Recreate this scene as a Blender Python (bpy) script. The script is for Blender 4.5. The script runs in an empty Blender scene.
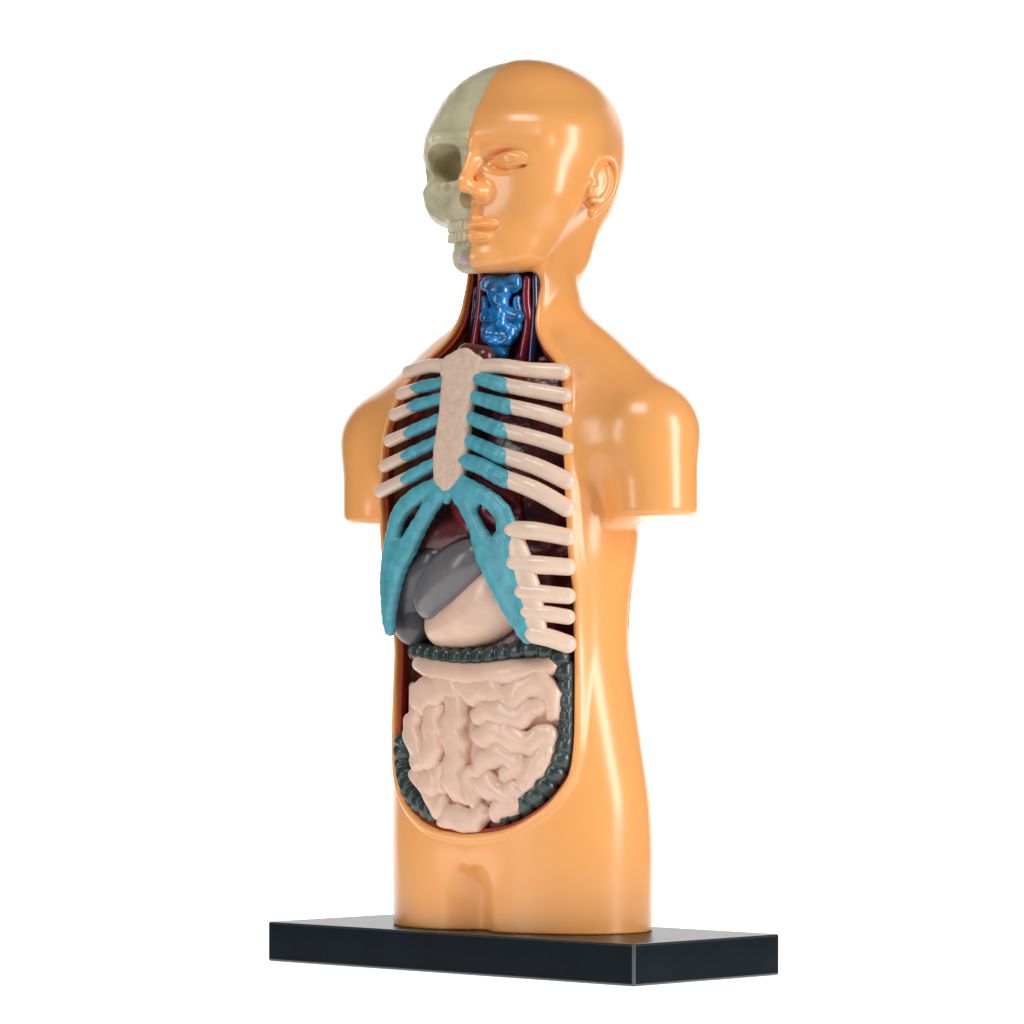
import bpy, math, random
import numpy as np
S=0.0003
C=bpy.context.scene.collection
PI=math.pi
TH=math.radians(40); HD=math.radians(9)
OX=8.0; CD=4500.0; HZ=278.5
ct,st=math.cos(TH),math.sin(TH)
# ---------------- sdf helpers
def ell(x,y,z,c,r):
    a=(x-c[0])/r[0]; b=(y-c[1])/r[1]; d=(z-c[2])/r[2]
    k0=np.sqrt(a*a+b*b+d*d)+1e-6
    k1=np.sqrt((a/r[0])**2+(b/r[1])**2+(d/r[2])**2)+1e-9
    return k0*(k0-1)/k1
def cap(x,y,z,a,b,ra,rb):
    ax,ay,az=a; bx,by,bz=b[0]-ax,b[1]-ay,b[2]-az
    L=bx*bx+by*by+bz*bz+1e-9
    px,py,pz=x-ax,y-ay,z-az
    t=np.clip((px*bx+py*by+pz*bz)/L,0,1)
    return np.sqrt((px-t*bx)**2+(py-t*by)**2+(pz-t*bz)**2)-(ra+(rb-ra)*t)
def smin(a,b,k):
    h=np.clip(.5+.5*(b-a)/k,0,1)
    return b*(1-h)+a*h-k*h*(1-h)
def smax(a,b,k): return -smin(-a,-b,k)
def chain(x,y,z,pts,rs,k=0):
    d=None
    for i in range(len(pts)-1):
        e=cap(x,y,z,pts[i],pts[i+1],rs[i],rs[i+1])
        d=e if d is None else (np.minimum(d,e) if k==0 else smin(d,e,k))
    return d
def cr(pts,n=6):
    P=[np.array(p,float) for p in pts]
    if len(P)<3: return [tuple(p) for p in P]
    Q=[2*P[0]-P[1]]+P+[2*P[-1]-P[-2]]
    out=[]
    for i in range(1,len(Q)-2):
        for j in range(n):
            t=j/n; a,b,c,d=Q[i-1],Q[i],Q[i+1],Q[i+2]
            out.append(tuple(.5*(2*b+(c-a)*t+(2*a-5*b+4*c-d)*t*t+(3*b-a-3*c+d)*t**3)))
    out.append(tuple(P[-1])); return out
def schain(x,y,z,pts,rs,n=3):
    q=cr(pts,n); r=np.interp(np.linspace(0,1,len(q)),np.linspace(0,1,len(rs)),rs)
    return chain(x,y,z,q,r)
class Tab:
    def __init__(s,rows,sig=12):
        rows=sorted(rows); z=np.arange(-100,1000,1.0)
        k=np.exp(-.5*(np.arange(-40,41)/sig)**2); k/=k.sum()
        s.c=[]
        for j in range(1,len(rows[0])):
            v=np.interp(z,[r[0] for r in rows],[r[j] for r in rows])
            s.c.append(np.convolve(np.pad(v,40,mode='edge'),k,'valid'))
        s.z=z
    def __call__(s,Z): return [np.interp(Z,s.z,c) for c in s.c]
def supell(x,y,a,b,yc,n):
    return ((np.abs(x/a)**n+np.abs((y-yc)/b)**n+1e-9)**(1/n)-1)*np.minimum(a,b)
def front(T,X,Z):
    a,b,yc,n=T(Z)
    return yc-b*np.clip(1-np.abs(X/a)**n,0,1)**(1/n)
# ---------------- surface nets
def mesh_sdf(f,lo,hi,h,thr=8.5):
    nb=[max(1,int(math.ceil((hi[i]-lo[i])/(4*h)))) for i in range(3)]
    c=[lo[i]+(4*np.arange(nb[i])+1.5)*h for i in range(3)]
    Fc=f(c[0][:,None,None],c[1][None,:,None],c[2][None,None,:])
    Fc=np.broadcast_to(Fc,tuple(nb)).astype(np.float32)
    F=np.repeat(np.repeat(np.repeat(Fc,4,0),4,1),4,2).copy()
    ab=np.argwhere(np.abs(Fc)<thr*h)
    F6=F.reshape(nb[0],4,nb[1],4,nb[2],4)
    o=np.arange(4)
    for s in range(0,len(ab),12000):
        q=ab[s:s+12000]
        X=(lo[0]+(4*q[:,0][:,None]+o)*h)[:,:,None,None]+np.zeros((1,4,4,4))
        Y=(lo[1]+(4*q[:,1][:,None]+o)*h)[:,None,:,None]+np.zeros((1,4,4,4))
        Z=(lo[2]+(4*q[:,2][:,None]+o)*h)[:,None,None,:]+np.zeros((1,4,4,4))
        F6[q[:,0],:,q[:,1],:,q[:,2],:]=f(X,Y,Z)
    I=F<0
    n=I[:-1,:-1,:-1].astype(np.int8)*0
    for dx in (0,1):
        for dy in (0,1):
            for dz in (0,1):
                n=n+I[dx:I.shape[0]-1+dx,dy:I.shape[1]-1+dy,dz:I.shape[2]-1+dz]
    idx=np.argwhere((n>0)&(n<8))
    ids=np.full(n.shape,-1,np.int32); ids[idx[:,0],idx[:,1],idx[:,2]]=np.arange(len(idx))
    acc=np.zeros((len(idx),3)); cnt=np.zeros(len(idx))
    for ax in range(3):
        for u in (0,1):
            for v in (0,1):
                o0=[0,0,0]; o0[(ax+1)%3]=u; o0[(ax+2)%3]=v
                o1=list(o0); o1[ax]=1
                A=F[idx[:,0]+o0[0],idx[:,1]+o0[1],idx[:,2]+o0[2]]
                B=F[idx[:,0]+o1[0],idx[:,1]+o1[1],idx[:,2]+o1[2]]
                m=(A<0)!=(B<0)
                t=np.where(m,A/np.where(m,A-B,1),0)
                p=np.array(o0,float)[None]+np.zeros((len(idx),3)); p[:,ax]+=t
                acc+=p*m[:,None]; cnt+=m
    V=(idx+acc/cnt[:,None])*h+np.array(lo)
    for it in range(2):
        x,y,z=V[:,0],V[:,1],V[:,2]; e=h*.25
        f0=f(x,y,z)
        g=np.stack([f(x+e,y,z)-f(x-e,y,z),f(x,y+e,z)-f(x,y-e,z),f(x,y,z+e)-f(x,y,z-e)],1)/(2*e)
        gg=(g*g).sum(1)+1e-3
        stp=g*(f0/gg)[:,None]
        L=np.sqrt((stp**2).sum(1))+1e-9
        stp*=np.minimum(1,.5*h/L)[:,None]
        V=V-stp
    faces=[]
    for ax in range(3):
        a1,a2=(ax+1)%3,(ax+2)%3
        sh=list(I.shape); sl0=[slice(None)]*3; sl1=[slice(None)]*3
        sl0[ax]=slice(0,sh[ax]-1); sl1[ax]=slice(1,sh[ax])
        E=I[tuple(sl0)]!=I[tuple(sl1)]
        q=np.argwhere(E)
        q=q[(q[:,a1]>0)&(q[:,a2]>0)&(q[:,a1]<sh[a1]-1)&(q[:,a2]<sh[a2]-1)]
        if len(q)==0: continue
        ins=I[q[:,0],q[:,1],q[:,2]]
        def cid(d1,d2):
            r=q.copy(); r[:,a1]-=d1; r[:,a2]-=d2
            return ids[r[:,0],r[:,1],r[:,2]]
        Q=np.stack([cid(1,1),cid(0,1),cid(0,0),cid(1,0)],1)
        Q=np.where(ins[:,None],Q,Q[:,::-1])
        faces.append(Q)
    return V,np.concatenate(faces)
def rawmesh(name,V,Q):
    me=bpy.data.meshes.new(name)
    me.vertices.add(len(V)); me.vertices.foreach_set('co',(V*S).astype(np.float32).ravel())
    me.loops.add(Q.size); me.loops.foreach_set('vertex_index',Q.astype(np.int32).ravel())
    me.polygons.add(len(Q)); me.polygons.foreach_set('loop_start',np.arange(0,Q.size,4,dtype=np.int32))
    me.polygons.foreach_set('use_smooth',np.ones(len(Q),bool))
    me.update(calc_edges=True); me.validate()
    return me
def sobj(name,f,lo,hi,h,mat,parent,thr=8.5):
    V,Q=mesh_sdf(f,lo,hi,h,thr)
    me=rawmesh(name,V,Q); me.materials.append(mat)
    o=bpy.data.objects.new(name,me); C.objects.link(o); o.parent=parent
    return o
# ---------------- materials
def mat(name,col,rough=.35,var=.0,scale=300,bump=0,bscale=900,coat=0,col2=None,spec=.5,crough=.15):
    m=bpy.data.materials.new(name); m.use_nodes=True; nt=m.node_tree; b=nt.nodes['Principled BSDF']
    b.inputs['Base Color'].default_value=(*col,1); b.inputs['Roughness'].default_value=rough
    b.inputs['Coat Weight'].default_value=coat; b.inputs['Coat Roughness'].default_value=crough
    b.inputs['Specular IOR Level'].default_value=spec
    tc=nt.nodes.new('ShaderNodeTexCoord')
    if col2 is None: col2=tuple(c*(1-var) for c in col)
    if var or col2!=col:
        n=nt.nodes.new('ShaderNodeTexNoise'); n.inputs['Scale'].default_value=scale; n.inputs['Detail'].default_value=4
        nt.links.new(tc.outputs['Object'],n.inputs['Vector'])
        r=nt.nodes.new('ShaderNodeValToRGB'); r.color_ramp.elements[0].position=.35; r.color_ramp.elements[1].position=.65
        r.color_ramp.elements[0].color=(*col2,1); r.color_ramp.elements[1].color=(*col,1)
        nt.links.new(n.outputs['Fac'],r.inputs['Fac']); nt.links.new(r.outputs['Color'],b.inputs['Base Color'])
    if bump:
        n=nt.nodes.new('ShaderNodeTexNoise'); n.inputs['Scale'].default_value=bscale; n.inputs['Detail'].default_value=3
        nt.links.new(tc.outputs['Object'],n.inputs['Vector'])
        bp=nt.nodes.new('ShaderNodeBump'); bp.inputs['Strength'].default_value=bump; bp.inputs['Distance'].default_value=.0006
        nt.links.new(n.outputs['Fac'],bp.inputs['Height']); nt.links.new(bp.outputs['Normal'],b.inputs['Normal'])
    return m
M_skin=mat('orange_plastic',(.93,.41,.125),.30,.04,30,.03,120,coat=.35,crough=.18)
M_skull=mat('bone_plastic',(.72,.65,.42),.34,.3,90,.3,500,coat=.2)
M_bone=mat('cream_plastic',(.84,.62,.48),.32,.08,200,.06,1100,coat=.2)
M_stern=mat('pebbled_cream_plastic',(.84,.60,.46),.42,.14,500,.6,1300)
M_cyan=mat('cyan_paint',(.10,.43,.52),.34,.25,260,.25,900)
M_gut=mat('pale_pink_plastic',(.80,.54,.41),.30,.10,150,.10,900,coat=.2)
M_maroon=mat('maroon_plastic',(.15,.012,.016),.3,.5,120,.5,420,coat=.3)
M_lung=mat('lung_paint',(.19,.022,.03),.28,.7,160,.9,330,coat=.4)
M_heart=mat('heart_red',(.22,.014,.02),.22,.5,110,.5,300,coat=.4)
M_liver=mat('liver_paint',(.16,.028,.03),.3,.5,160,.6,300,coat=.3)
M_grey=mat('grey_paint',(.165,.155,.16),.32,.2,110,.06,500,coat=.25)
M_dgrey=mat('dark_grey_paint',(.09,.085,.095),.32,.25,110,.08,500,coat=.2)
M_colon=mat('dark_green_paint',(.04,.066,.062),.32,.5,220,.15,500,coat=.25)
M_blue=mat('blue_paint',(.02,.29,.78),.16,.6,300,.5,380,coat=.6)
M_red=mat('artery_red',(.30,.015,.03),.2,.3,200,coat=.5)
M_shadeline=mat('shade_line_red',(.40,.04,.012),.35,.2,200)
M_navy=mat('vein_navy',(.02,.025,.09),.2,.3,200,coat=.5)
M_tooth=mat('tooth_ivory',(.72,.64,.44),.35,.15,300)
M_gum=mat('gum_pink',(.66,.48,.50),.35,.4,300)
M_base=mat('black_plastic',(.005,.009,.013),.28,.3,60,.0,900,spec=.07)
M_edge=mat('black_plastic_edge_highlight',(.03,.04,.045),.16,.0,60,.0,900,spec=.8)  # lighter, glossier copy of the black: puts the edge highlight into the bevels
# ---------------- body tables
BT=Tab([(-100,146,85,2,2.3),(40,147,85,2,2.3),(80,148,85,2,2.3),(127,148,84,0,2.2),(200,138,83,-6,2.25),(280,127,81,-12,2.3),(330,130,83,-14,2.4),
 (370,137,88,-15,2.5),(440,141,91,-14,2.5),(500,138,84,-11,2.5),(540,124,72,-8,2.5),(570,98,58,-4,2.4),(600,75,45,0,2.2),(1000,60,40,0,2.2)])
CG=Tab([(200,125,88,-12,3),(300,133,93,-13,3.2),(380,135,96,-13,3.2),(440,134,96,-13,3.0),(520,131,85,-12,2.7),(565,121,79,-12,2.7),(620,102,66,-12,2.6)])
outl=[(51,720),(51,650),(52,612),(58,593),(72,577),(88,564),(101,550),(110,530),(118,500),(122,450),(123,400),(122,340),(119,290),(120,230),(120,190),(117,160),(111,145),(98,127),(82,114),(60,102),(34,95),(0,92)]
P=cr([(a,b,0) for a,b in outl],5); P=np.array([(p[0],p[1]) for p in P]); P[:,0]=np.maximum(P[:,0],0)
gx=np.arange(0,262,1.0); gz=np.arange(-60,1000,1.0)
GX,GZ=np.meshgrid(gx,gz,indexing='ij')
D=np.full(GX.shape,1e9)
for i in range(len(P)-1):
    a=P[i]; b=P[i+1]; d=b-a; L=(d*d).sum()+1e-9
    t=np.clip(((GX-a[0])*d[0]+(GZ-a[1])*d[1])/L,0,1)
    D=np.minimum(D,np.hypot(GX-a[0]-t*d[0],GZ-a[1]-t*d[1]))
wz=np.interp(gz,P[::-1,1],P[::-1,0]); inside=(GX<wz[None])&(GZ>92)
D=np.where(inside,-D,D)
def outline(X,Z):
    x=np.clip(np.abs(X),0,259.99); z=np.clip(Z+60,0,1058.99)
    x,z=np.broadcast_arrays(x,z)
    i=x.astype(int); j=z.astype(int); u=x-i; v=z-j
    return (D[i,j]*(1-u)+D[i+1,j]*u)*(1-v)+(D[i,j+1]*(1-u)+D[i+1,j+1]*u)*v
def torso(x,y,z):
    a,b,yc,n=BT(z)
    d=supell(x,y,a,b,yc,n)
    d=smax(d,z-590,30)
    X=np.abs(x)
    d=smin(d,ell(X,y,z,(54,44,120),(60,42,72)),26)
    u=np.minimum(np.sqrt(X*X+10*10)-66,0)
    leg=supell(u,y-2,76,88,0,2.0)
    keep=smin(leg,(66+.45*X-z)*.6,26)
    d=smax(d,keep,8)
    nk=cap(x,y,z,(0,-1,560),(0,9,700),56,54)
    d=smin(d,nk,26)
    d=smin(d,ell(x,y,z,(0,46,686),(50,34,44)),20)
    tr=cap(X,y,z,(36,10,598),(164,-4,496),29,45)
    d=smin(d,tr,34)
    d=smin(d,cap(X,y,z,(95,-10,484),(160,-8,484),54,46),24)
    arm=cap(X,y,z,(171,-6,486),(176,-6,395),46,42)
    arm=smax(arm,406-z+(X-175)*.05,9)
    d=smin(d,arm,14)
    return np.maximum(d,-z-.0)
def hloc(x,y):
    return x*math.cos(HD)+y*math.sin(HD), -x*math.sin(HD)+y*math.cos(HD)
HT=Tab([(600,34,28,-58,2.3),(648,42,30,-56,2.3),(660,55,38,-52,2.3),(680,64,46,-46,2.3),(710,73,50,-40,2.2),(740,81,54,-34,2.2),(780,88,58,-28,2.2),(1000,88,58,-28,2.2)],8)
def cranium(x,y,z):
    X=((np.abs(x/95)**2.35+np.abs((y-13)/95)**2.35+1e-9)**(2/2.35))
    up=np.abs((z-778)/np.where(z>778,91,94))**2.15
    k=np.sqrt(X+up)
    return (k-1)*90
HEL=[(-7,2),(-12,13),(-6,26),(7,29),(16,20),(18,5),(14,-10),(5,-20),(-3,-26)]
ANT=[(6,18),(10,8),(9,-4),(3,-13),(-6,-14)]
def headf(x,y,z):
    d=cranium(x,y,z)
    a,b,yc,n=HT(z)
    j=supell(x,y,a,b,yc,n); j=smax(j,650-z,16); j=smax(j,z-800,20)
    d=smin(d,j,34)
    X=np.abs(x)
    d=smin(d,ell(x,y,z,(0,54,726),(64,42,42)),24)
    d=smin(d,ell(X,y,z,(50,-54,732),(26,23,24)),32)
    d=smin(d,cap(X,y,z,(4,-88,779),(64,-68,776),11.5,10),9)
    d=smax(d,-ell(X,y,z,(38,-103,757),(29,27,12.5)),6)
    d=smin(d,ell(X,y,z,(39,-73.5,756),(22,18.5,10.5)),2.5)
    d=smin(d,schain(X,y,z,[(18,-82,754),(28,-88,760),(40,-89.5,762),(52,-83.5,759.5),(61,-75,754)],[1.6,2.1,2.3,2.1,1.5]),6)
    d=smax(d,-schain(X,y,z,[(20,-87,752),(30,-90.5,749.5),(43,-90,749),(57,-81,751.5)],[1.5,1.9,1.9,1.4]),2)
    d=smin(d,cap(x,y,z,(0,-82,782),(0,-108,738),8,8),9)
    d=smin(d,ell(x,y,z,(0,-110,733.5),(8,8.5,7.5)),7)
    d=smin(d,ell(X,y,z,(11,-94,727.5),(8,13,7)),11)
    d=smax(d,-ell(X,y,z,(7,-106,719),(4,6,2.5)),1.5)
    d=smin(d,cap(X,y,z,(0,-89,716),(0,-91,702),5,4),9)
    d=smin(d,ell(x,y,z,(0,-90.5,694.5),(27,12,6)),4)
    d=smin(d,ell(x,y,z,(0,-90,684),(22,12,6.6)),4)
    d=smax(d,-cap(X,y,z,(0,-104.5,689.5),(27,-89.5,691.5),2.4,1.6),3)
    d=smax(d,-cap(X,y,z,(0,-105,672),(14,-100,672),5,4),7)
    d=smin(d,ell(x,y,z,(0,-84,663),(24,14,12)),10)
    xr=X-92; yr=y+8
    u=xr*math.cos(.42)-yr*math.sin(.42); v=xr*math.sin(.42)+yr*math.cos(.42)
    w=z-735; v2=v-w*.18
    ear=ell(u,v2,w,(0,3,1),(8,17,27))
    ear=smin(ear,schain(u,v2,w,[(6,)+p for p in HEL],[3.2,3.6,4,4,4.2,4.2,4.2,5,6]),3)
    ear=smin(ear,schain(u,v2,w,[(5.5,)+p for p in ANT],[3,3.6,3.8,3.8,3.4]),2)
    ear=smin(ear,ell(u,v2,w,(5,-11,-4),(5,4,7)),2)
    d=smin(d,ear,4)
    return d
def skin(x,y,z):
    t=torso(x,y,z)
    o=outline(x,z)
    t0=t
    t=np.maximum(t,-np.maximum(o-.5,y-np.interp(z,[560,610],[30,-8])))
    bead=np.sqrt(o*o+(t0+1.5)**2)-4.3
    t=smin(t,np.maximum(np.maximum(bead,z-664),y-5),2.0)
    xh,yh=hloc(x,y)
    zl=664+np.clip(y+20,0,40)*1.2
    zl=zl+(720-zl)*np.clip(xh/12+.5,0,1)
    t=smax(t,z-zl,2)
    hd=np.maximum(headf(xh,yh,z),-xh)
    return smin(t,hd,np.clip((y+46)*.9,5,20))
root=bpy.data.objects.new('anatomical_torso_model',None); C.objects.link(root)
root.location=(OX*S,0,0); root.rotation_euler=(0,0,-TH)
root['label']='orange plastic human torso model with open chest, half skull face and black rectangular base'
root['category']='anatomy model'
body=sobj('body_shell',skin,(-240,-136,-4),(240,118,642),1.8,M_skin,root,11)
head=sobj('head',skin,(-80,-140,640.2),(130,130,880),1.2,M_skin,root,18)
def shade_line(x,y,z):
    t=torso(x,y,z); o=outline(x,z)
    return np.maximum(np.maximum(np.sqrt((o+5.5)**2+(t+5)**2)-2.8,z-660),y-10)
sobj('opening_shade_line',shade_line,(-130,-125,80),(130,15,662),1.4,M_shadeline,root)  # red-brown tube standing in for the thin shade along the rim
# lining
def lining(x,y,z):
    t=torso(x,y,z)
    return np.maximum(smax(t+np.interp(z,[0,230,270,330,540,600,700],[10,10,16,34,30,10,7]),outline(x,z)+.2,2),np.maximum(y-26,z-668))
sobj('cavity_lining',lining,(-130,-110,85),(130,32,672),2.0,M_maroon,root)
# pixel-traced points on real curved surfaces
def inv(px,py,T,off=0):
    X=np.arange(-122,122.1,.5); Z=np.full(X.shape,927.5-py)
    for _ in range(6):
        Y=front(T,X,Z)+off
        wx=OX+X*ct+Y*st; wy=-X*st+Y*ct
        s=CD/(CD+wy); Z=HZ+(649-py)/s; p=512+wx*s
    k0=int(np.argmin(p)); k=k0+int(np.argmin(np.abs(p[k0:]-px)))
    return (float(X[k]),float(Y[k]),float(Z[k]))
NK=Tab([(-100,54,52,-3,2.2),(1000,54,52,-3,2.2)])
def strokes(name,ss,T,off,mat_,k=0,h=1.3,slab=None,sk=3,parent=root,extra=None,n=4,clip=None,rs_=1,warp=0,rip=0,ck=0):
    CH=[]
    for s in ss:
        pts=[inv(p[0],p[1],T,off if len(p)<4 else p[3]) for p in s]
        rs=[p[2]*rs_ for p in s]
        q=cr([(*a,) for a in pts],n); r=np.interp(np.linspace(0,1,len(q)),np.linspace(0,1,len(rs)),rs)
        CH.append((q,r))
    allp=np.array([p for c in CH for p in c[0]]); R=max(max(c[1]) for c in CH)+5
    lo=allp.min(0)-R; hi=allp.max(0)+R
    def f(x,y,z):
        d=None
        x0,z0=x,z
        if warp:
            x=x0+warp*np.sin(z0*.13+1)+.5*warp*np.sin(z0*.29+x0*.11); z=z0+warp*np.sin(x0*.12)+.5*warp*np.sin(x0*.27+z0*.1)
        for q,r in CH:
            e=chain(x,y,z,q,r,ck); d=e if d is None else (smin(d,e,k) if k else np.minimum(d,e))
        x,z=x0,z0
        if rip: d=d+rip*(np.sin(z*.62+x*.15)*.6+np.sin(x*.5-z*.21)*.5)
        if extra is not None: d=smin(d,extra(x,y,z),max(k,1))
        if slab is not None:
            a,b,yc,nn=T(z); g=supell(x,y,a,b,yc,nn)+off
            d=smax(d,np.abs(g)-slab,sk)
        if clip is not None: d=smax(d,outline(x,z)+(clip(x,z) if callable(clip) else clip),4)
        return d
    return sobj(name,f,lo,hi,h,mat_,parent)
# rib cage
cage=strokes('rib_cage',[[(452,368,14),(464,368,18),(474,368,14)],[(463,368,20),(460,385,22),(456,415,20),(452,450,22),(450,474,19),(449,488,9)]],CG,0,M_stern,slab=7,sk=6,h=1.3,k=3)
RB=[
 ([],[(474,368,8),(500,366,7.5),(530,370,7.5),(562,372,8.5)]),
 ([(478,378,7),(502,385,8)],[(500,384,7.5),(530,390,7.5),(564,396,8)]),
 ([(474,397,6.5),(505,406,8)],[(503,405,7.5),(535,412,7.5),(566,421,8)]),
 ([(470,418,6.5),(500,430,8)],[(498,429,7.5),(535,438,7.5),(567,448,8)]),
 ([(466,440,7),(500,455,8.5)],[(498,454,8),(535,466,8.5),(567,481,9)]),
 ([(462,460,8),(482,467,8.5),(503,478,9)],[(501,477,8.5),(535,490,9),(567,508,9)]),
 ]
LB=[
 ([],[(450,367,7.5),(430,366,7),(409,372,7)]),
 ([(445,382,6),(422,387,6.5)],[(424,386,6),(402,394,6.5)]),
 ([(443,398,6),(418,405,6.5)],[(420,404,6),(395,415,6.5)]),
 ([(442,418,6),(415,430,6.5)],[(417,429,6),(390,441,6.5)]),
 ([(440,440,6),(412,453,6.5)],[(414,452,6),(385,466,6.5)]),
 ([(438,462,6.5),(412,476,7)],[(414,475,6.5),(380,491,7)]),
 ]
for c_,b_ in RB+LB:
    if c_:
        (x1,y1,r1),(x2,y2,r2)=c_[-2],c_[-1]; L_=math.hypot(x2-x1,y2-y1)
        c_=c_+[(x2+(x2-x1)/L_*8,y2+(y2-y1)/L_*8,r2-2.0)]
        strokes('costal_cartilage',[c_],CG,1.2,M_cyan,parent=cage,h=1.1,rip=.35)
    strokes('rib',[b_],CG,2,M_bone,parent=cage,h=1.2)
for b_ in [[(512,530,9,1),(535,531,9,2),(567,537,8.5,2)],[(514,563,9,1),(540,565,9,2),(568,567,8.5,2)],[(522,592,9,1),(545,594,8.5,2),(568,596,8,2)],
           [(526,612,8,1),(548,614,8,2),(568,617,7.5,2)],[(532,634,9,1),(550,638,9,2),(567,644,9,2)]]:
    strokes('rib',[b_],CG,2,M_bone,parent=cage,h=1.3)
strokes('rib_junction',[[(512,530,9),(519,560,13),(529,595,13),(535,630,12)]],CG,2.5,M_bone,parent=cage,h=1.3,slab=7,sk=5)
strokes('costal_cartilage',[[(456,490,9),(466,505,9),(475,525,8),(487,553,14),(502,585,13),(515,612,11),(527,637,7)],
   [(461,483,8),(484,496,9),(502,512,9.5),(506,532,10),(500,552,13),(511,580,9),(520,605,7)],
   [(449,486,11),(447,500,4)],[(462,490,9),(474,502,7)]],CG,-1,M_cyan,k=4,slab=5.5,sk=5,parent=cage,rip=.4)
strokes('costal_cartilage',[[(444,489,9),(432,504,9),(421,523,9),(409,545,11),(399,565,11),(393,590,9),(390,612,7.5),(390,630,6)],
   [(439,484,8),(417,496,9),(400,513,9),(394,535,9.5),(390,560,10),(387,590,8),(388,622,6)],[(398,552,12),(393,572,9)]],CG,0,M_cyan,k=4,slab=7,sk=5,parent=cage,rip=.4)
# lungs, heart, liver
for sx in (1,-1):
    def lung(x,y,z,sx=sx):
        t=torso(x,y,z); X=x*sx
        e=ell(X,y,z,(66,-40,468),(54,70,104))
        return smax(smax(t+17,e,10),10-X,6)
    sobj('lung',lung,((6 if sx>0 else -126),-112,360),((126 if sx>0 else -6),20,578),2.0,M_lung,root)
def heart(x,y,z): return smin(ell(x,y,z,(26,-74,420),(44,32,42)),ell(x,y,z,(-8,-66,440),(30,26,34)),12)
sobj('heart',heart,(-50,-112,370),(75,-20,485),1.8,M_heart,root)
def liver(x,y,z): return smin(ell(x,y,z,(-50,-66,394),(56,32,34)),ell(x,y,z,(0,-70,396),(34,26,22)),12)
sobj('liver',liver,(-118,-112,345),(50,-10,438),1.8,M_liver,root)
# grey organs and stomach: smooth bodies centred on traced axes
def lobes(name,sp,m,parent=root,k=10,h=1.3):
    Q=[(inv(p[0],p[1],BT,p[3]),p[2]) for p in sp]
    def f(x,y,z):
        d=None
        for c,r in Q:
            e=np.sqrt((x-c[0])**2+(y-c[1])**2+(z-c[2])**2)-r
            d=e if d is None else smin(d,e,k)
        return d
    A=np.array([q[0] for q in Q]); R=max(q[1] for q in Q)+6
    return sobj(name,f,A.min(0)-R,A.max(0)+R,h,m,parent)
lobes('gallbladder',[(478,556,16,8),(469,563,21,7),(458,572,25,7),(447,583,25,7),(438,594,22,9),(433,603,17,11)],M_grey,k=14)
lobes('liver_lobe',[(436,560,18,20),(423,572,22,18),(413,588,22,16),(409,605,21,16),(412,620,19,16),(416,630,16,17)],M_dgrey,k=14)
lobes('stomach',[(505,578,26,30),(498,592,34,30),(490,605,36,30),(476,614,33,28),(460,620,28,27),(446,626,21,26)],M_gut,k=16,h=1.6)
# large intestine
def beads(path,r,step,T,off,name):
    pts=cr([inv(p[0],p[1],T,off if len(p)<4 else p[3]) for p in path],12); pts=np.array(pts)
    rr=np.interp(np.linspace(0,1,len(pts)),np.linspace(0,1,len(path)),[p[2] if len(p)>2 else r for p in path])
    L=np.r_[0,np.cumsum(np.linalg.norm(np.diff(pts,axis=0),axis=1))]
    def at(u): return np.stack([np.interp(u,L,pts[:,i]) for i in range(3)],-1)
    m=int(L[-1]/step)+1; u=np.linspace(0,L[-1],m*2+1); q=at(u); R=np.interp(u,L,rr)
    ub=u[0::2]; cb=at(ub); tb=at(np.minimum(ub+2,L[-1]))-at(np.maximum(ub-2,0)); tb/=np.linalg.norm(tb,axis=1)[:,None]; Rb=np.interp(ub,L,rr)
    def f(x,y,z):
        d=chain(x,y,z,[tuple(a) for a in q],list(R))
        for c,t,rb in zip(cb,tb,Rb):
            s=(x-c[0])*t[0]+(y-c[1])*t[1]+(z-c[2])*t[2]
            rr2=(x-c[0])**2+(y-c[1])**2+(z-c[2])**2
            d=d+2.6*np.exp(-(s/2.4)**2)*np.exp(-np.clip(rr2/(rb*1.5)**2-.6,0,9)*3)
        return smax(d,outline(x,z)+5,3)
    lo=q.min(0)-r-4; hi=q.max(0)+r+4
    return sobj(name,f,lo,hi,1.2,M_colon,root)
beads([(418,652,10,14),(440,656,10,13),(470,658,10,12),(500,655,10,12),(530,649,11,11),(553,653,12,11),(566,672,13,10),(570,700,13.5,10),(571,728,13.5,10),(565,752,13.5,10),(551,778,13.5,10),(530,799,13.5,10),(508,813,12,10)],14,15,BT,9,'large_intestine')
beads([(406,745),(405,765),(411,785),(422,801),(436,812)],13.5,15,BT,11,'large_intestine')
# small intestine
strokes('duodenum',[[(420,664,8),(440,672,12),(475,676,13),(515,672,13),(550,666,10)]],BT,7,M_gut,h=1.5,clip=8)
SI=[[(422,704,12),(437,688,13),(456,690,12)],[(470,688,12),(498,690,12)],[(514,694,10),(530,684,11),(549,690,11),(556,711,10)],
 [(417,722,12),(418,746,12),(423,765,10)],[(435,712,12),(438,736,12),(431,756,11)],[(457,708,13),(458,735,13),(456,762,12),(460,792,12)],
 [(480,712,9),(500,714,11),(524,712,11),(540,706,8)],[(486,736,11),(510,734,12),(532,742,11),(550,738,10)],
 [(484,762,11),(503,756,10),(518,762,10),(508,776,7)],[(538,762,11),(532,780,11)],[(488,784,11),(504,796,10),(518,788,9)],
 [(436,780,11),(428,794,10),(440,804,11)],[(452,818,11),(466,822,12),(480,814,11)],[(442,766,7),(444,786,7)],
 [(418,778,10),(424,788,9)],[(546,752,9),(544,772,9)],[(474,772,8),(475,798,8)],[(516,800,9),(500,812,10)],[(505,704,7),(516,698,7)]]
def under(x,y,z):
    t=torso(x,y,z)
    return smax(smax(t+6.5,outline(x,z)+15+np.where(x<0,6,0),8),z-246,6)
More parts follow.
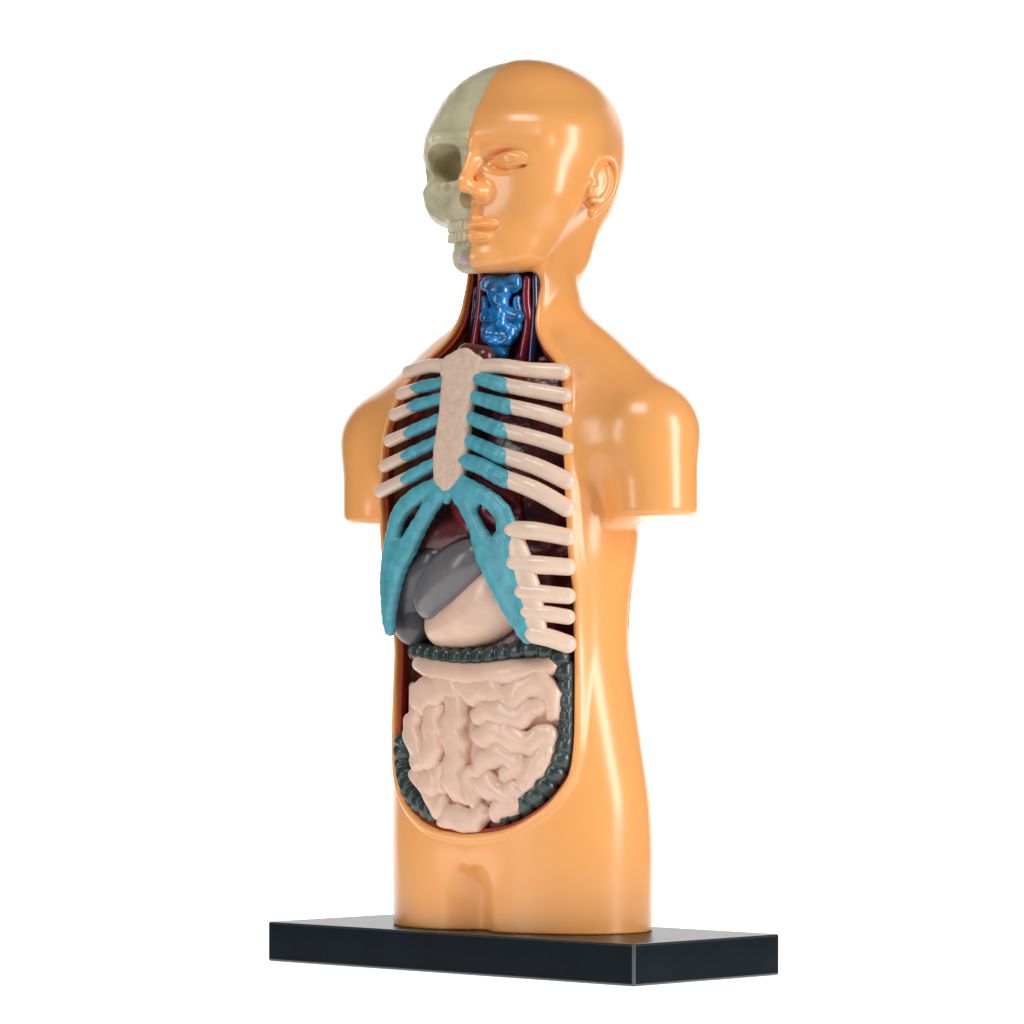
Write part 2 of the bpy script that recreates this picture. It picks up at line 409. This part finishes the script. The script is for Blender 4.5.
strokes('small_intestine',SI,BT,5,M_gut,k=.5,h=1.0,extra=under,n=3,rs_=1.24,warp=3.0,slab=11,sk=7,
   clip=lambda x,z: 12+np.clip(-x*.09,0,8)+np.clip((240-z)*.12,0,12)-np.clip((135-z)*.7,0,20))
# neck organs
strokes('larynx',[[(490,284,9),(514,284,9)],[(500,290,13),(500,304,10)],[(488,318,9),(500,314,10),(514,318,9)],[(492,334,11),(508,334,11)],[(500,345,12),(500,352,9)],[(486,300,4),(485,330,4)],[(517,300,4),(518,330,4)],
   [(500,308,6,-2),(500,324,7,-4)],[(492,341,5,-4),(508,341,5,-4)]],
   NK,4,M_blue,k=1.2,h=1.0,warp=.8,rip=.5)
strokes('artery',[[(482,282,4),(480,310,4),(474,350,4.5)]],NK,5,M_red,clip=3)
strokes('artery',[[(527,280,4),(526,300,4.5),(528,325,4.5),(523,356,4.5),(520,388,4.5)]],NK,5,M_red,clip=3)
strokes('vein',[[(477,290,3),(475,315,3.5),(468,350,4)]],NK,8,M_navy,clip=3)
strokes('vein',[[(536,278,4.5),(537,300,5),(535,320,5),(532,360,5),(530,388,5)]],NK,4,M_navy,clip=3)
strokes('artery',[[(544,280,3),(545,315,3.5),(545,345,3.5)]],NK,6,M_red,clip=3)
strokes('thyroid_gland',[[(468,354,11),(484,357,11)]],CG,8,M_liver)
# skull half
def sbox(x,y,z,c,r,n):
    return ((np.abs((x-c[0])/r[0])**n+np.abs((y-c[1])/r[1])**n+np.abs((z-c[2])/r[2])**n+1e-9)**(1/n)-1)*min(r)
def skullf(x,y,z):
    d=cranium(x,y,z)+1.5
    d=smax(d,712-z,14)
    d=smin(d,ell(x,y,z,(-46,-32,776),(36,40,32)),18)
    d=smin(d,cap(x,y,z,(-8,-82,784),(-48,-77,785),7,6),6)
    d=smin(d,cap(x,y,z,(-48,-77,785),(-78,-45,770),6,5.5),5)
    d=smin(d,ell(x,y,z,(0,-52,714),(54,38,30)),8)
    d=smin(d,ell(x,y,z,(-50,-54,734),(27,20,15)),10)
    d=smin(d,ell(x,y,z,(-54,-42,720),(24,28,22)),14)
    d=smin(d,schain(x,y,z,[(-44,-74,737),(-62,-62,735),(-73,-44,739),(-80,-12,744)],[5,5,4.5,4]),5)
    d=smin(d,cap(x,y,z,(-78,-45,768),(-73,-50,740),5,4.5),3)
    d=smin(d,ell(x,y,z,(0,-50,676),(41,36,22)),6)
    d=smin(d,schain(x,y,z,[(0,-82,657),(-20,-74,658),(-35,-57,668),(-52,-20,696),(-64,5,735)],[9,8,8,8,7]),6)
    d=smin(d,ell(x,y,z,(0,-50,690),(47,38.5,15)),6)
    d=smax(d,-sbox(x,y,z,(-47,-86,760),(24.5,36,18.5),3.5),2.5)
    d=smax(d,-ell(x,y,z,(-46,-57,758),(20,35,15.5)),4)
    d=smax(d,-ell(x,y,z,(-5,-92,730),(16,28,18)),1.6)
    d=smax(d,-ell(x,y,z,(-40,-84,672),(14,12,5)),5)
    d=smin(d,cap(x,y,z,(0,-84,775),(-8,-88,745),7,5),5)
    d=d+.22*np.sin(x*.33+z*.21)*np.sin(z*.27-y*.19)
    return d
def skull(x,y,z):
    xh,yh=hloc(x,y)
    return np.maximum(skullf(xh,yh,z),xh+.4)
sk=sobj('skull_half',skull,(-116,-125,640),(24,120,880),1.2,M_skull,root,11)
def hb(xh,yh):
    return xh*math.cos(HD)-yh*math.sin(HD), xh*math.sin(HD)+yh*math.cos(HD)
for row,(zc,hh) in enumerate(((695.5,5.2),(685,4.7))):
    for i in range(7):
        a=math.radians(3+i*9+(2 if row else 0)); xh=-44*math.sin(a)-1; yh=-50-34.8*math.cos(a)
        bx,by=hb(xh,yh); phi=-a+HD
        def tooth(x,y,z,bx=bx,by=by,phi=phi,zc=zc,hh=hh):
            ca,sa=math.cos(phi),math.sin(phi)
            u=(x-bx)*ca+(y-by)*sa; v=-(x-bx)*sa+(y-by)*ca
            return ((np.abs(u/3.2)**4+np.abs(v/3.9)**4+np.abs((z-zc)/hh)**4+1e-9)**(1/4)-1)*3.2
        sobj('tooth',tooth,(bx-9,by-9,zc-13),(bx+9,by+9,zc+13),.7,M_tooth,sk)
gp=[hb(-1,-88),hb(-11,-86),hb(-19,-81)]
sobj('gum',lambda x,y,z: chain(x,y,z,[(p[0],p[1],662) for p in gp],[6,6,4]),(-60,-115,645),(40,-50,680),1.1,M_gum,sk)
# base
import bmesh
def slab(name,W,Dp,z0,z1,bev,m,parent,rot,loc):
    bm=bmesh.new(); bmesh.ops.create_cube(bm,size=1)
    for v in bm.verts: v.co=((v.co.x*W)*S,(v.co.y*Dp)*S,((v.co.z+.5)*(z1-z0)+z0)*S)
    bmesh.ops.bevel(bm,geom=bm.edges[:],offset=bev*S,segments=3,affect='EDGES',profile=.5)
    me=bpy.data.meshes.new(name); bm.to_mesh(me); bm.free(); me.materials.append(m); me.materials.append(M_edge)
    for p in me.polygons:
        p.use_smooth=True
        if max(abs(c) for c in p.normal)<.98: p.material_index=1
    o=bpy.data.objects.new(name,me); C.objects.link(o); o.parent=parent; o.rotation_euler=(0,0,rot); o.location=loc
    md=o.modifiers.new('n','WEIGHTED_NORMAL'); md.keep_sharp=True
    return o
slab('base_plate',507,211,-40.5,0,2.4,M_base,root,-math.radians(4),(-2*ct*S,-2*st*S,0))
# added sweep backdrop, glowing by itself so it renders white without shadows
bm=bmesh.new(); prof=[(-850,-40.5),(900,-40.5)]
for i in range(1,13):
    a=i/12*PI/2; prof.append((900+400*math.sin(a),-40.5+400*(1-math.cos(a))))
prof.append((1300,1500))
vs=[[bm.verts.new((x*S,y*S,z*S)) for (y,z) in prof] for x in (-950,950)]
for i in range(len(prof)-1): bm.faces.new((vs[0][i],vs[1][i],vs[1][i+1],vs[0][i+1]))
me=bpy.data.meshes.new('studio_backdrop'); bm.to_mesh(me); bm.free()
mb=bpy.data.materials.new('glowing_white_backdrop'); mb.use_nodes=True; b=mb.node_tree.nodes['Principled BSDF']
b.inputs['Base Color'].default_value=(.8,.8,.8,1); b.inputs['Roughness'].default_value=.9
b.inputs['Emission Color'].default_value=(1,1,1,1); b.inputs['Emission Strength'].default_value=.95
me.materials.append(mb)
for p in me.polygons: p.use_smooth=True
bd=bpy.data.objects.new('studio_backdrop',me); C.objects.link(bd); bd['kind']='structure'; bd['label']='seamless self-glowing white studio backdrop under and behind the model'
# world + lamps
w=bpy.data.worlds.new('World'); bpy.context.scene.world=w; w.use_nodes=True
w.node_tree.nodes['Background'].inputs[0].default_value=(.9,.95,1,1); w.node_tree.nodes['Background'].inputs[1].default_value=.04
from mathutils import Vector
def area(name,loc,tgt,sx,sy,P,col=(1,1,1)):
    l=bpy.data.lights.new(name,'AREA'); l.shape='RECTANGLE'; l.size=sx*S; l.size_y=sy*S; l.energy=P; l.color=col
    o=bpy.data.objects.new(name,l); C.objects.link(o); o.location=Vector(loc)*S
    o.rotation_euler=(Vector(tgt)*S-Vector(loc)*S).to_track_quat('-Z','Y').to_euler()
area('softbox_right',(1700,-1000,800),(0,0,450),600,1500,2.8)
area('softbox_left',(-1700,-1300,800),(0,0,450),450,1400,1.1)
area('softbox_top',(-400,-1300,2200),(0,0,500),900,700,1.7)
cam=bpy.data.cameras.new('camera'); co=bpy.data.objects.new('camera',cam); C.objects.link(co)
co.location=(0,-CD*S,HZ*S); co.rotation_euler=(PI/2,0,0)
Zf=1.0; cx_,cy_=512,512
cam.sensor_width=36; cam.lens=36*CD/1024*Zf; cam.shift_y=(649-cy_)/1024*Zf; cam.shift_x=(cx_-512)/1024*Zf; cam.clip_start=.01; cam.clip_end=100
bpy.context.scene.camera=co
sc=bpy.context.scene; sc.view_settings.view_transform='Standard'; sc.view_settings.look='None'; sc.view_settings.exposure=0
